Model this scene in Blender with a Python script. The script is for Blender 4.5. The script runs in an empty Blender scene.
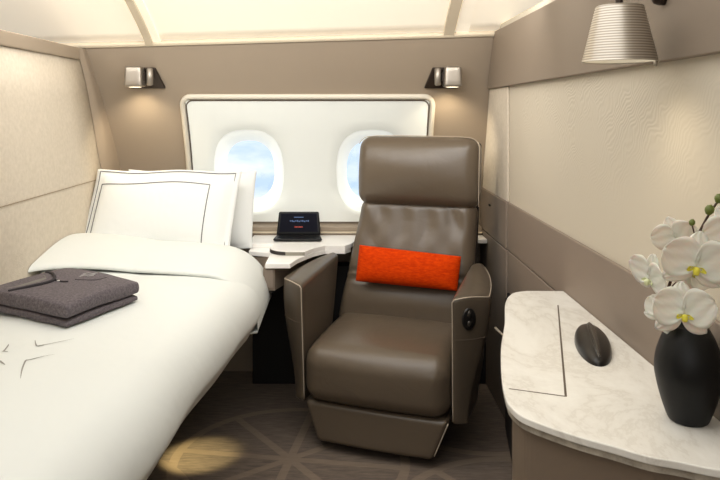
import bpy, bmesh, math, random
from mathutils import Vector, Matrix
random.seed(7)
C = bpy.context.scene.collection
F, H = 700.0, 1.4
EPS = 1e-4
# ------------------------------------------------------------ materials
def lin(c):
    c = c/255.0
    return c/12.92 if c <= .04045 else ((c+.055)/1.055)**2.4
def rgb(r, g, b): return (lin(r), lin(g), lin(b), 1)
def mat(name, col, rough=.6, metal=0, **kw):
    m = bpy.data.materials.new(name); m.use_nodes = True
    b = m.node_tree.nodes['Principled BSDF']
    b.inputs['Base Color'].default_value = col
    b.inputs['Roughness'].default_value = rough
    b.inputs['Metallic'].default_value = metal
    for k, v in kw.items(): b.inputs[k.replace('_', ' ')].default_value = v
    return m
def N(m, t, **kw):
    n = m.node_tree.nodes.new(t)
    for k, v in kw.items(): setattr(n, k, v)
    return n
def L(m, a, b): m.node_tree.links.new(a, b)
def bsdf(m): return m.node_tree.nodes['Principled BSDF']
def coords(m): return N(m, 'ShaderNodeNewGeometry').outputs['Position']
def objco(m): return N(m, 'ShaderNodeTexCoord').outputs['Object']
def math_(m, op, a, b=None, c=None):
    n = N(m, 'ShaderNodeMath', operation=op)
    for i, v in enumerate((a, b, c)):
        if v is None: continue
        if isinstance(v, (int, float)): n.inputs[i].default_value = v
        else: L(m, v, n.inputs[i])
    return n.outputs[0]
def noise(m, scale, detail=4, co=None, rough=.5, dist=0):
    n = N(m, 'ShaderNodeTexNoise'); n.inputs['Scale'].default_value = scale
    n.inputs['Detail'].default_value = detail; n.inputs['Roughness'].default_value = rough
    n.inputs['Distortion'].default_value = dist
    L(m, co if co is not None else objco(m), n.inputs['Vector'])
    return n.outputs['Fac']
def ramp(m, fac, stops):
    r = N(m, 'ShaderNodeValToRGB'); e = r.color_ramp.elements
    e[0].position, e[0].color = stops[0]; e[1].position, e[1].color = stops[1]
    for p, c in stops[2:]:
        x = e.new(p); x.color = c
    L(m, fac, r.inputs['Fac']); return r.outputs['Color']
def bump(m, h, strength=.2, dist=.01):
    b = N(m, 'ShaderNodeBump'); b.inputs['Strength'].default_value = strength
    b.inputs['Distance'].default_value = dist
    L(m, h, b.inputs['Height']); L(m, b.outputs['Normal'], bsdf(m).inputs['Normal'])
def scaled(m, co, s, rot=(0,0,0)):
    n = N(m, 'ShaderNodeMapping'); n.inputs['Scale'].default_value = s; n.inputs['Rotation'].default_value = rot
    L(m, co, n.inputs['Vector']); return n.outputs['Vector']

M = {}
M['taupe'] = mat('taupe_panel', rgb(156,141,123), .55)
bump(M['taupe'], noise(M['taupe'], 400, 2), .05, .001)
M['taupe_dark'] = mat('taupe_dark', rgb(134,120,105), .55)
M['taupe_low'] = mat('taupe_lower', rgb(137,123,110), .6)
bump(M['taupe_low'], noise(M['taupe_low'], 500, 2), .06, .001)
M['trim'] = mat('pale_trim', rgb(214,200,176), .45)
m = M['fabric'] = mat('wall_fabric', rgb(208,197,180), .9)
co = objco(m)
L(m, ramp(m, noise(m, 60, 5, co), [(.3, rgb(202,191,173)), (.7, rgb(213,202,185))]), bsdf(m).inputs['Base Color'])
bump(m, noise(m, 260, 3, co), .5, .003)
# embossed plume pattern on the right hand wall
m = M['emboss'] = mat('embossed_wall', rgb(201,191,173), .75)
co = objco(m)
w = N(m, 'ShaderNodeTexWave', wave_type='BANDS', bands_direction='DIAGONAL')
w.inputs['Scale'].default_value = 30; w.inputs['Distortion'].default_value = 34
w.inputs['Detail'].default_value = 2; w.inputs['Detail Scale'].default_value = .28
L(m, co, w.inputs['Vector'])
sep = N(m, 'ShaderNodeSeparateXYZ'); L(m, co, sep.inputs[0])
msk = noise(m, 3.2, 2, co)
zf = math_(m, 'MULTIPLY', math_(m, 'SUBTRACT', sep.outputs['Z'], 1.1), 3.5)
mk = math_(m, 'MULTIPLY', math_(m, 'GREATER_THAN', 2, 1), zf); mk.node.use_clamp = True
mk2 = math_(m, 'MULTIPLY', mk, ramp(m, msk, [(.42, (0,0,0,1)), (.6, (1,1,1,1))]))
bump(m, math_(m, 'MULTIPLY', w.outputs['Fac'], mk2), .2, .004)
M['cove'] = mat('cove_cream_glow', rgb(248,238,218), .5, 0, Emission_Color=(1,.91,.76,1), Emission_Strength=.30)  # emission brightens the cream cove surface, which is no lamp itself
M['panel'] = mat('window_panel', rgb(238,241,236), .4, 0, Emission_Color=(.95,1,.96,1), Emission_Strength=.06)  # faint emission lifts the white panel's brightness
M['reveal'] = mat('window_reveal', rgb(244,246,242), .35, 0, Emission_Color=(.93,1,.98,1), Emission_Strength=.30)  # emission stands in for daylight glowing on the reveal
M['seam'] = mat('seam_dark', rgb(92,80,68), .7)
M['black'] = mat('black_parts_shade', rgb(20,18,17), .7)  # black for small parts and for shade below shelf and marble top
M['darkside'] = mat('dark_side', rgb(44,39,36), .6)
def leather(name, c, sc=1):
    m = mat(name, rgb(*c), .31)
    co = objco(m)
    v = N(m, 'ShaderNodeTexVoronoi'); v.inputs['Scale'].default_value = 420; L(m, co, v.inputs['Vector'])
    big = noise(m, 7, 3, co, .5, 1.2)
    h = math_(m, 'ADD', math_(m, 'MULTIPLY', v.outputs['Distance'], .04), math_(m, 'MULTIPLY', big, .9))
    bump(m, h, .30*sc, .010)
    return m
M['leather'] = leather('brown_leather', (96,84,70))
M['leather2'] = leather('brown_leather_arm', (86,76,64), .3)
M['piping'] = mat('pale_piping', rgb(186,172,154), .5)
M['linen'] = mat('white_linen', rgb(224,227,223), .85)
bump(M['linen'], noise(M['linen'], 5, 3), .35, .02)
M['pillow'] = mat('white_pillowcase', rgb(230,232,230), .85)
bump(M['pillow'], noise(M['pillow'], 6, 2, None, .5, .6), .25, .02)
M['thread'] = mat('grey_thread', rgb(104,104,106), .8)
M['print'] = mat('grey_print', rgb(150,148,142), .8)
m = M['shirt'] = mat('charcoal_marl', rgb(74,68,72), .95)
co = objco(m)
L(m, ramp(m, noise(m, 130, 4, co, .7), [(.3, rgb(74,67,72)), (.7, rgb(116,108,111))]), bsdf(m).inputs['Base Color'])
bump(m, noise(m, 200, 3, co), .5, .003)
M['shirt_dark'] = mat('shirt_binding', rgb(44,40,44), .9)
M['silver_thread'] = mat('silver_thread', rgb(190,186,184), .6)
m = M['orange'] = mat('orange_cloth', rgb(210,58,2), .85, 0, Specular_IOR_Level=.1)
co = objco(m)
L(m, ramp(m, noise(m, 45, 4, scaled(m, co, (1,1,3)), .6), [(.3, rgb(186,44,0)), (.7, rgb(216,68,1))]), bsdf(m).inputs['Base Color'])
bump(m, noise(m, 90, 3, scaled(m, co, (1,1,3))), .4, .003)
m = M['marble'] = mat('white_marble', rgb(240,236,226), .22)
co = objco(m)
n1 = noise(m, 3.6, 8, scaled(m, co, (1.3,.7,1), (0,0,.7)), .66, .35)
v1 = math_(m, 'ABSOLUTE', math_(m, 'SUBTRACT', n1, .5))
L(m, ramp(m, v1, [(0.0, rgb(221,217,208)), (.02, rgb(230,227,219)), (.10, rgb(238,236,229))]), bsdf(m).inputs['Base Color'])
m = M['marble_edge'] = mat('marble_edge', rgb(150,140,126), .3)
L(m, ramp(m, noise(m, 14, 6, None, .7), [(.35, rgb(120,110,97)), (.7, rgb(196,188,174))]), bsdf(m).inputs['Base Color'])
M['cabinet'] = mat('cabinet_taupe', rgb(122,107,92), .5)
M['gunmetal'] = mat('gunmetal', rgb(70,66,62), .25, .6)
M['gunmetal_dark'] = mat('gunmetal_dark', rgb(34,32,31), .3, .4)
m = M['vase'] = mat('matte_black', rgb(24,25,26), .5)
wv = N(m, 'ShaderNodeTexWave', wave_type='BANDS', bands_direction='X'); wv.inputs['Scale'].default_value = 60
M['white_gloss'] = mat('white_gloss', rgb(246,243,238), .3)
M['screen'] = mat('screen_glass', rgb(6,7,22), .5, 0, Specular_IOR_Level=.1)
M['device'] = mat('device_black', rgb(14,14,16), .45, 0, Specular_IOR_Level=.3)
def emit(name, c, s):
    m = mat(name, (0,0,0,1), .5); b = bsdf(m)
    b.inputs['Emission Color'].default_value = c; b.inputs['Emission Strength'].default_value = s
    return m
M['ui_blue'] = emit('display_blue', rgb(110,140,190), .7)
M['ui_red'] = emit('display_red', rgb(220,80,60), .9)
m = M['steel'] = mat('steel_painted_ribs', rgb(196,187,175), .36, .85)
m = M['steel']; sx = N(m,'ShaderNodeTexWave',wave_type='BANDS',bands_direction='Z'); sx.inputs['Scale'].default_value=55
L(m, N(m,'ShaderNodeNewGeometry').outputs['Position'], sx.inputs['Vector'])
L(m, ramp(m, sx.outputs['Fac'], [(.2, rgb(158,149,137)), (.8, rgb(204,196,184))]), bsdf(m).inputs['Base Color'])  # light and dark bands paint the shading of the ribs into the colour
M['steel_plain'] = mat('satin_steel', rgb(160,152,141), .36, .7)
M['bronze'] = mat('dark_bronze', rgb(60,50,43), .3, .5)
M['bulb'] = emit('lamp_glow', (1,.86,.62,1), 4)
M['bulb_big'] = emit('lamp_glow_large', (1,.93,.80,1), 1.2)
m = M['petal'] = mat('orchid_petal', rgb(228,224,213), .55, 0, Subsurface_Weight=.15, Subsurface_Scale=.01)
M['lip'] = mat('orchid_lip', rgb(222,212,70), .5)
M['lip_pale'] = mat('orchid_lip_pale', rgb(232,236,190), .5)
M['sepal_green'] = mat('orchid_green', rgb(214,222,178), .55)
M['bud'] = mat('orchid_bud', rgb(92,104,40), .5)
M['stem'] = mat('orchid_stem', rgb(66,44,30), .5)
# window glass
m = bpy.data.materials.new('window_glass'); m.use_nodes = True; nt = m.node_tree; nt.nodes.clear()
o = nt.nodes.new('ShaderNodeOutputMaterial'); mx = nt.nodes.new('ShaderNodeMixShader')
tr = nt.nodes.new('ShaderNodeBsdfTransparent'); gl = nt.nodes.new('ShaderNodeBsdfGlossy'); gl.inputs['Roughness'].default_value = .05
mx.inputs[0].default_value = .06
nt.links.new(tr.outputs[0], mx.inputs[1]); nt.links.new(gl.outputs[0], mx.inputs[2]); nt.links.new(mx.outputs[0], o.inputs[0])
M['glass'] = m
# carpet: interlaced ring bands and rays over streaky brown pile
m = M['carpet'] = mat('carpet', rgb(92,82,71), .95)
pos = coords(m)
sp = N(m, 'ShaderNodeSeparateXYZ'); L(m, pos, sp.inputs[0])
X, Y = sp.outputs['X'], sp.outputs['Y']
def band(d, w):       # 1 inside |d|<w
    return math_(m, 'LESS_THAN', math_(m, 'ABSOLUTE', d), w)
def rad(cx, cy):
    dx = math_(m, 'SUBTRACT', X, cx); dy = math_(m, 'SUBTRACT', Y, cy)
    return dx, dy, math_(m, 'SQRT', math_(m, 'ADD', math_(m, 'MULTIPLY', dx, dx), math_(m, 'MULTIPLY', dy, dy)))
acc = None
edge = None
def add(b):
    global acc
    acc = b if acc is None else math_(m, 'MAXIMUM', acc, b)
cs = [(-.22,2.80), (.62,2.34), (-.22,1.86), (.62,3.30), (-1.0,2.4)]
for i, (cx, cy) in enumerate(cs):
    dx, dy, r = rad(cx, cy)
    for rr in (.46,): add(band(math_(m, 'SUBTRACT', r, rr), .019))
    if i < 2:
        ang = math_(m, 'ARCTAN2', dy, dx)
        k = 8
        a2 = math_(m, 'MULTIPLY', ang, k/math.tau)
        fr = math_(m, 'SUBTRACT', math_(m, 'FRACT', math_(m, 'ADD', a2, .7)), .5)
        dd = math_(m, 'MULTIPLY', math_(m, 'MULTIPLY', fr, math.tau/k), r)
        add(math_(m, 'MULTIPLY', band(dd, .017), math_(m, 'LESS_THAN', r, .46)))
grain = noise(m, 22, 5, scaled(m, pos, (.6, 3.2, 1), (0, 0, .5)), .65)
fine = noise(m, 260, 2, pos)
base = ramp(m, grain, [(.3, rgb(88,77,68)), (.7, rgb(118,104,92))])
mixn = N(m, 'ShaderNodeMixRGB'); L(m, math_(m, 'MULTIPLY', acc, .45), mixn.inputs[0]); L(m, base, mixn.inputs[1]); mixn.inputs[2].default_value = rgb(140,122,104)
L(m, mixn.outputs[0], bsdf(m).inputs['Base Color'])
bump(m, math_(m, 'ADD', math_(m, 'MULTIPLY', fine, .5), math_(m, 'MULTIPLY', acc, -.6)), .5, .004)

# ------------------------------------------------------------ builders
def thing(name, label, cat, loc=(0,0,0), rotz=0, group=None):
    o = bpy.data.objects.new(name, None); C.objects.link(o); o.empty_display_size = .05
    o.location = loc; o.rotation_euler = (0,0,rotz); o['label'] = label; o['category'] = cat
    if group: o['group'] = group
    return o
def tag(o, label, cat, group=None):
    o['label'] = label; o['category'] = cat
    if group: o['group'] = group
    return o
def finish(me, m, smooth=True):
    bm = bmesh.new(); bm.from_mesh(me)
    bmesh.ops.remove_doubles(bm, verts=bm.verts, dist=1e-5)
    bmesh.ops.recalc_face_normals(bm, faces=bm.faces)
    bm.to_mesh(me); bm.free()
    if m: me.materials.append(m)
    for p in me.polygons: p.use_smooth = smooth
def obj(name, vf, m, parent=None, smooth=True, world=False, mods=()):
    """vf = (verts, faces).  world=True: verts given in world space although parented."""
    v, f = vf
    v = [Vector(p) for p in v]
    if world and parent is not None:
        pm = (Matrix.Translation(parent.location) @ parent.rotation_euler.to_matrix().to_4x4())
        if parent.parent is not None:
            q = parent.parent
            pm = (Matrix.Translation(q.location) @ q.rotation_euler.to_matrix().to_4x4()) @ pm
        inv = pm.inverted(); v = [inv @ p for p in v]
    if parent is None and world != 'keep':      # put the origin at the base of the thing
        pass
    me = bpy.data.meshes.new(name); me.from_pydata([tuple(p) for p in v], [], f)
    finish(me, m, smooth)
    o = bpy.data.objects.new(name, me); C.objects.link(o)
    if parent is not None: o.parent = parent
    for md in mods:
        if md[0] == 'bevel':
            b = o.modifiers.new('bevel', 'BEVEL'); b.width = md[1]; b.segments = 3; b.limit_method = 'ANGLE'; b.angle_limit = math.radians(35)
            w = o.modifiers.new('wn', 'WEIGHTED_NORMAL'); w.keep_sharp = True
        if md[0] == 'sub':
            s = o.modifiers.new('sub', 'SUBSURF'); s.levels = s.render_levels = md[1]
        if md[0] == 'solid':
            s = o.modifiers.new('solid', 'SOLIDIFY'); s.thickness = md[1]; s.offset = md[2] if len(md) > 2 else -1
    return o
def rebase(o, p):
    """move the origin of a one-mesh thing to p"""
    p = Vector(p)
    for v in o.data.vertices: v.co -= p
    o.location = p; return o
def struct(name, vf, m, parent=None, smooth=False, mods=()):
    o = obj(name, vf, m, parent, smooth, mods=mods); o['kind'] = 'structure'; return o
def join(*parts):
    V, Fc = [], []
    for v, f in parts:
        n = len(V); V += [tuple(p) for p in v]; Fc += [tuple(i+n for i in q) for q in f]
    return V, Fc
def box(x0, x1, y0, y1, z0, z1):
    v = [(x,y,z) for x in (x0,x1) for y in (y0,y1) for z in (z0,z1)]
    return v, [(0,1,3,2),(4,6,7,5),(0,4,5,1),(2,3,7,6),(0,2,6,4),(1,5,7,3)]
def prism(poly, z0, z1):
    n = len(poly)
    v = [(x,y,z0) for x,y in poly] + [(x,y,z1) for x,y in poly]
    return v, [tuple(range(n))[::-1], tuple(range(n,2*n))] + [(i,(i+1)%n,(i+1)%n+n,i+n) for i in range(n)]
def rbox(hx, hy, hz, r, k=5, n=8, deform=None, center=(0,0,0)):
    def samp(h):
        a = [-h + r*(1-math.cos(i/k*math.pi/2))*1.0 for i in range(k)]
        mid = [-(h-r) + 2*(h-r)*i/n for i in range(n+1)]
        return a + mid + [-x for x in a[::-1]]
    S = [samp(hx), samp(hy), samp(hz)]; hs = (hx,hy,hz)
    V, Fc = [], []
    for ax in range(3):
        a, b = [(1,2),(2,0),(0,1)][ax]
        for sgn in (-1,1):
            base = len(V)
            for u in S[a]:
                for w in S[b]:
                    p = [0,0,0]; p[ax] = sgn*hs[ax]; p[a] = u; p[b] = w
                    inn = Vector([max(-(hs[i]-r), min(hs[i]-r, p[i])) for i in range(3)])
                    d = Vector(p)-inn
                    q = inn + d.normalized()*r if d.length > 1e-9 else Vector(p)
                    V.append(q)
            nb = len(S[b])
            for i in range(len(S[a])-1):
                for j in range(nb-1):
                    q = (base+i*nb+j, base+(i+1)*nb+j, base+(i+1)*nb+j+1, base+i*nb+j+1)
                    Fc.append(q if sgn > 0 else q[::-1])
    c = Vector(center)
    V = [ (Vector(deform(p)) if deform else p) + c for p in V]
    return V, Fc
def tube(pts, r, sides=8, caps=True):
    pts = [Vector(p) for p in pts]; V, Fc = [], []
    rr = r if isinstance(r, (list,tuple)) else [r]*len(pts)
    up = None
    for i, p in enumerate(pts):
        t = (pts[min(i+1,len(pts)-1)] - pts[max(i-1,0)]).normalized()
        if up is None:
            up = t.orthogonal().normalized()
        up = (up - t*up.dot(t)).normalized(); s = t.cross(up)
        for k in range(sides):
            a = math.tau*k/sides; V.append(p + (up*math.cos(a)+s*math.sin(a))*rr[i])
    for i in range(len(pts)-1):
        for k in range(sides):
            a, b = i*sides+k, i*sides+(k+1)%sides
            Fc.append((a,b,b+sides,a+sides))
    if caps: Fc += [tuple(range(sides))[::-1], tuple(range(len(V)-sides, len(V)))]
    return V, Fc
def lathe(prof, n=48, c=(0,0,0)):
    V, Fc = [], []
    for r, z in prof:
        for k in range(n):
            a = math.tau*k/n; V.append((c[0]+r*math.cos(a), c[1]+r*math.sin(a), c[2]+z))
    for i in range(len(prof)-1):
        for k in range(n):
            a, b = i*n+k, i*n+(k+1)%n; Fc.append((a,b,b+n,a+n))
    return V, Fc
def grid(fn, us, vs):
    V = [fn(u,v) for u in us for v in vs]; n = len(vs)
    return V, [(i*n+j,(i+1)*n+j,(i+1)*n+j+1,i*n+j+1) for i in range(len(us)-1) for j in range(n-1)]
def xf(vf, mtx): return [mtx @ Vector(p) for p in vf[0]], vf[1]
def lins(a, b, n): return [a+(b-a)*i/(n-1) for i in range(n)]
def sstep(x): x = max(0,min(1,x)); return x*x*(3-2*x)
def superell(cx, cz, a, b, n, N=64):
    out = []
    for k in range(N):
        t = math.tau*k/N; c, s = math.cos(t), math.sin(t)
        out.append((cx + a*math.copysign(abs(c)**(2/n), c), cz + b*math.copysign(abs(s)**(2/n), s)))
    return out
def catmull(P, n=8, closed=False):
    P = [Vector(p) for p in P]; out = []; m_ = len(P)
    rng = range(m_ if closed else m_-1)
    for i in rng:
        if closed: a,b,c,d = P[(i-1)%m_],P[i],P[(i+1)%m_],P[(i+2)%m_]
        else: a,b,c,d = P[max(i-1,0)],P[i],P[i+1],P[min(i+2,m_-1)]
        for k in range(n):
            t = k/n
            out.append(.5*((2*b)+(c-a)*t+(2*a-5*b+4*c-d)*t*t+(3*b-a-3*c+d)*t**3))
    if not closed: out.append(P[-1])
    return out

# ------------------------------------------------------------ setting
XR, XL = .735, -1.25
def Yw(z):                       # the curved cabin sidewall
    return 3.74 - (.39*((z-.95)/.8)**1.5 if z > .95 else 0)
def ztop(x): return 1.705 + (x+1.28)*.027
def xl(z):                       # left partition leans slightly
    return -1.28 + .07*min(1,max(0,(1.7-z)/.65))
struct('floor', box(-2.3,1.7,-.7,3.9,-.05,0), M['carpet'])
struct('wall_rear', box(-2.3,1.7,-.75,-.7,0,2.2), M['fabric'])
struct('wall_outer_left', box(-2.35,-2.3,-.75,3.9,0,2.2), M['taupe'])
struct('wall_outer_right', box(1.7,1.75,-.75,3.9,0,2.2), M['taupe'])
# sidewall, with an opening where the white window panel sits
PX0, PX1, PZ0, PZ1 = -.825, .445, .80, 1.462
def sidewall():
    xs = lins(-2.3,PX0+.03,10)+lins(PX0+.03,PX1-.03,12)[1:]+lins(PX1-.03,1.7,10)[1:]
    zs = lins(0,PZ0+.03,8)+lins(PZ0+.03,PZ1-.03,18)[1:]+[PZ1-.03+ (k/10)*1.0j for k in range(1,11)]
    def zz(x,z):
        return z if not isinstance(z,complex) else (PZ1-.03)+(ztop(x)-PZ1+.03)*z.imag
    V = [(x,Yw(zz(x,z)),zz(x,z)) for x in xs for z in zs]; n = len(zs); Fc = []
    for i in range(len(xs)-1):
        for j in range(n-1):
            if PX0+.02 < xs[i] < PX1-.04 and 8-1 <= j < 8+17-1: continue
            Fc.append((i*n+j,(i+1)*n+j,(i+1)*n+j+1,i*n+j+1))
    return V, Fc
struct('wall_window_side', sidewall(), M['taupe'], smooth=True)
# cream lip along the top of the sidewall
lipv = grid(lambda x,t: (x, Yw(ztop(x))-.012*math.sin(t*math.pi)-.002, ztop(x)-.012+.026*t), lins(-2.3,1.7,30), lins(0,1,6))
struct('trim_1', lipv, M['trim'], smooth=True)
# cove
CV = [(0,.014),(-.06,.052),(-.16,.105),(-.31,.175),(-.5,.235),(-.75,.285),(-1.1,.32),(-1.7,.34),(-4.1,.345)]
def cove(x, i, off=0):
    z0 = ztop(x); y0 = Yw(z0)
    return Vector((x, y0+CV[i][0]-off*.6, z0+CV[i][1]-off))
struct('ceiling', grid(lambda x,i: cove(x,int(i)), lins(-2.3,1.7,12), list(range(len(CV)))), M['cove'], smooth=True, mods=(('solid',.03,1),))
def rib(n, xa, w, off, mt):
    V, Fc = [], []
    for i in range(len(CV)-1):
        for s, o_ in ((-1,0),(-1,off),(1,off),(1,0)):
            p = cove(xa, i, o_); p.x = xa + s*w/2; V.append(p)
    for i in range(len(CV)-2):
        for k in range(3):
            a = i*4+k; Fc.append((a,a+1,a+5,a+4))
    return struct(n, (V, Fc), mt)
rib('trim_2', -.94, .035, .022, M['trim'])
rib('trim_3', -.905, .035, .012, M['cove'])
rib('trim_4', .495, .05, .018, M['trim'])
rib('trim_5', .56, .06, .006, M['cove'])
# ---- left partition
ZS = 1.055
def leftgrid(za, zb, off=0):
    zs = lins(za, zb, 10)
    def end(z): return Yw(z) - .05 - .15*sstep((1.7-z)/.6)
    return grid(lambda z,t: (xl(z)+off, .3+(end(z)-.3)*t, z), zs, lins(0,1,12))
struct('wall_left', leftgrid(0,1.634), M['fabric'], smooth=True, mods=(('solid',.05,1),))
struct('trim_6', box(-1.36,-1.262,.3,3.33,1.634,1.692), M['taupe'], mods=(('bevel',.006),))
struct('trim_7', grid(lambda y,t: (xl(ZS)+.0015, y, ZS-.002+.004*t), lins(.3,3.5,6), [0,1]), mat('soft_seam', rgb(160,142,118), .7))
# rounded end post following the sidewall
def postgrid():
    zs = lins(0.5, 1.69, 24)
    def f(z, t):
        e = Yw(z) - .05 - .15*sstep((1.7-z)/.6)
        ye = e-.02 + (Yw(z)+.01-e+.02)*t
        return (xl(z)+.020*math.sin(math.pi*min(1,t*2.5)/2)+.002, ye, z)
    return grid(f, zs, lins(0,1,10))
struct('trim_8', postgrid(), M['taupe'], smooth=True)
# ---- right wall: embossed panel, upper valance, lower wainscot
struct('wall_right', box(XR,XR+.04,.3,3.72,0,1.80), M['emboss'])
def slab(n, pts, m, x0=XR, th=.02, b=.004):     # polygon in YZ, thickness toward the room
    nn = len(pts)
    v = [(x0,y,z) for y,z in pts] + [(x0-th,y,z) for y,z in pts]
    f = [tuple(range(nn)), tuple(range(nn,2*nn))[::-1]] + [(i,(i+1)%nn,(i+1)%nn+nn,i+nn) for i in range(nn)]
    return struct(n, (v,f), m, mods=(('bevel',b),))
zt = ztop(XR)
slab('trim_9', [(.3,1.512),(3.50,1.500),(3.36,zt+.01),(.3,zt+.01)], M['taupe_dark'], th=.024)
slab('trim_10', [(.3,.775),(3.12,.775),(3.12,.985),(.3,.985)], M['taupe_low'], th=.012)
slab('trim_11', [(.3,.0),(3.12,.0),(3.12,.770),(.3,.770)], M['taupe_low'], th=.012)
slab('trim_12', [(3.125,.775),(3.72,.775),(3.72,.985),(3.125,.985)], M['taupe_low'], th=.017)
slab('trim_13', [(3.125,.0),(3.72,.0),(3.72,.770),(3.125,.770)], M['taupe_low'], th=.017)
slab('trim_14', [(3.125,.985),(3.70,.985),(3.52,1.500),(3.125,1.500)], M['fabric'], th=.009)
hk = obj('door_catch', rbox(.004,.012,.005,.003,3,2,center=(XR-.021,3.46,.925)), M['black'])
tag(rebase(hk,(XR-.021,3.46,.925)), 'tiny black catch set in the taupe panel beside the chair headrest', 'catch')

# ---- window panel with two oval windows
WC = [(-.509,1.070),(.138,1.070)]
def rayrect(cx, cz, x0, x1, z0, z1, t):
    c, s = math.cos(t), math.sin(t)
    k = min([ (x1-cx)/c if c>1e-9 else 1e9, (x0-cx)/c if c<-1e-9 else 1e9, (z1-cz)/s if s>1e-9 else 1e9, (z0-cz)/s if s<-1e-9 else 1e9])
    return cx+c*k, cz+s*k
def rrect(cx, cz, x0, x1, z0, z1, corner):      # rect border sample aligned with hole points
    return None
panel_parts = []
mid = (WC[0][0]+WC[1][0])/2
XA, XB = PX0+.018, PX1-.018
ZA, ZB = PZ0, PZ1-.018
for i, (cx, cz) in enumerate(WC):
    x0, x1 = (XA, mid) if i == 0 else (mid, XB)
    hole = superell(cx, cz, .182, .222, 2.6, 96)
    angs = [math.atan2(z-cz, x-cx) for x, z in hole]
    for cc in ((x0,ZA),(x1,ZA),(x0,ZB),(x1,ZB)):       # snap the nearest ray to each corner
        a = math.atan2(cc[1]-cz, cc[0]-cx)
        j = min(range(96), key=lambda q: abs(math.atan2(math.sin(angs[q]-a), math.cos(angs[q]-a))))
        angs[j] = a
    V, Fc = [], []; R = 7
    for k in range(96):
        bx, bz = rayrect(cx, cz, x0, x1, ZA, ZB, angs[k])
        for r in range(R):
            t = r/(R-1)
            x = hole[k][0]+(bx-hole[k][0])*t; z = hole[k][1]+(bz-hole[k][1])*t
            V.append((x, Yw(z)-.012+ .012*max(0,1-t*6)**2, z))
    for k in range(96):
        for r in range(R-1):
            a = k*R+r; b = ((k+1)%96)*R+r; Fc.append((a,b,b+1,a+1))
    panel_parts.append((V,Fc))
    # the deep reveal and pane
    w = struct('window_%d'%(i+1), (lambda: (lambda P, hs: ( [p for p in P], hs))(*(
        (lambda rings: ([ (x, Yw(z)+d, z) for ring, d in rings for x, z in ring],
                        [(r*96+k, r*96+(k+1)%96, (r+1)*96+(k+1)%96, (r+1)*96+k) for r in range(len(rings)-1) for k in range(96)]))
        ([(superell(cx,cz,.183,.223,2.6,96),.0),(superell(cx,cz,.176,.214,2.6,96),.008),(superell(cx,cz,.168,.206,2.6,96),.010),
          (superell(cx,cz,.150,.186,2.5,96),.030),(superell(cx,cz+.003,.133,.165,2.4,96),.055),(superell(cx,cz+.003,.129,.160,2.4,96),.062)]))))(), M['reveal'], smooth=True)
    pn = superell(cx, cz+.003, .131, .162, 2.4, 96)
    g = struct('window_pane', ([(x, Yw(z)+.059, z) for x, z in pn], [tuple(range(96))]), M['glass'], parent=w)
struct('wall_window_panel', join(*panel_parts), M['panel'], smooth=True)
# rim round the window panel
def rimpath(x0,x1,z0,z1,r=.04):
    pts = [(x0,z0)]
    for k in range(7):
        a = math.pi - k/6*math.pi/2; pts.append((x0+r+r*math.cos(a), z1-r+r*math.sin(a)))
    for x in lins(x0+r*1.5, x1-r*1.5, 10): pts.append((x,z1))
    for k in range(7):
        a = math.pi/2 - k/6*math.pi/2; pts.append((x1-r+r*math.cos(a), z1-r+r*math.sin(a)))
    pts.append((x1,z0))
    out=[pts[0]]
    for a,b in zip(pts,pts[1:]):
        n=max(1,int(math.dist(a,b)/.05))
        out += [(a[0]+(b[0]-a[0])*t/n, a[1]+(b[1]-a[1])*t/n) for t in range(1,n+1)]
    return out
struct('trim_15', tube([(x,Yw(z)-.010,z) for x,z in rimpath(PX0,PX1,PZ0,PZ1,.045)], .014, 10), mat('panel_rim', rgb(216,208,192), .5), smooth=True)
struct('trim_16', tube([(x,Yw(z)-.013,z) for x,z in rimpath(PX0+.019,PX1-.019,PZ0,PZ1-.019,.035)], .0032, 6), M['seam'], smooth=True)
struct('trim_17', box(-1.21,XR-.018,3.655,3.75,.722,.785), M['taupe'], mods=(('bevel',.006),))
struct('trim_18', box(-1.21,XR-.018,3.645,3.66,.752,.760), M['trim'], mods=(('bevel',.002),))

# ------------------------------------------------------------ console under the windows
t = thing('console_table', 'white topped console built in below the cabin windows, behind the armchair', 'console', (-.1,3.4,0))
up = [(-.475,3.655),(-.475,3.42),(-.355,3.42),(-.355,3.345)] + [(-.255+.10*math.cos(a), 3.335+.10*math.sin(a)) for a in lins(math.pi,math.pi*1.5,10)] + [(-.185,3.235),(-.15,3.31),(-.095,3.375),(.0,3.375),(.03,3.42),(.06,3.53),(XR-.018,3.53),(XR-.018,3.655)]
obj('upper_shelf', prism(up,.722,.742), M['white_gloss'], t, False, True, (('bevel',.002),))
strip = [(x,y) for x,y in up[3:15]]
sv = [(x-.001,y-.0015,z) for z in (.7225,.7385) for x,y in strip]; n_=len(strip)
obj('shelf_edge_band', (sv,[(i,i+1,i+1+n_,i+n_) for i in range(n_-1)]), mat('shelf_edge', rgb(140,136,124),.4), t, True, True)
dk = strip[1:10]; n_=len(dk)
obj('edge_control_strip', ([(x-.003,y-.003,z) for z in (.7235,.7395) for x,y in dk],[(i,i+1,i+1+n_,i+n_) for i in range(n_-1)]), M['darkside'], t, True, True)
obj('front_shelf', prism([(-.35,3.07),(-.24,3.07),(-.215,3.17),(-.15,3.31),(-.095,3.375),(.0,3.375),(.03,3.43),(-.46,3.43),(-.46,3.34),(-.35,3.3)],.700,.722), M['white_gloss'], t, False, True, (('bevel',.003),))
obj('cabinet_body', prism([(-.36,3.085),(-.31,3.085),(-.20,3.41),(-.20,3.64),(-.45,3.64),(-.45,3.35),(-.36,3.3)],.60,.700), M['taupe_dark'], t, False, True)
obj('drawer_front', box(-.355,-.315,3.079,3.085,.612,.694), M['taupe_low'], t, False, True, (('bevel',.002),))
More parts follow.
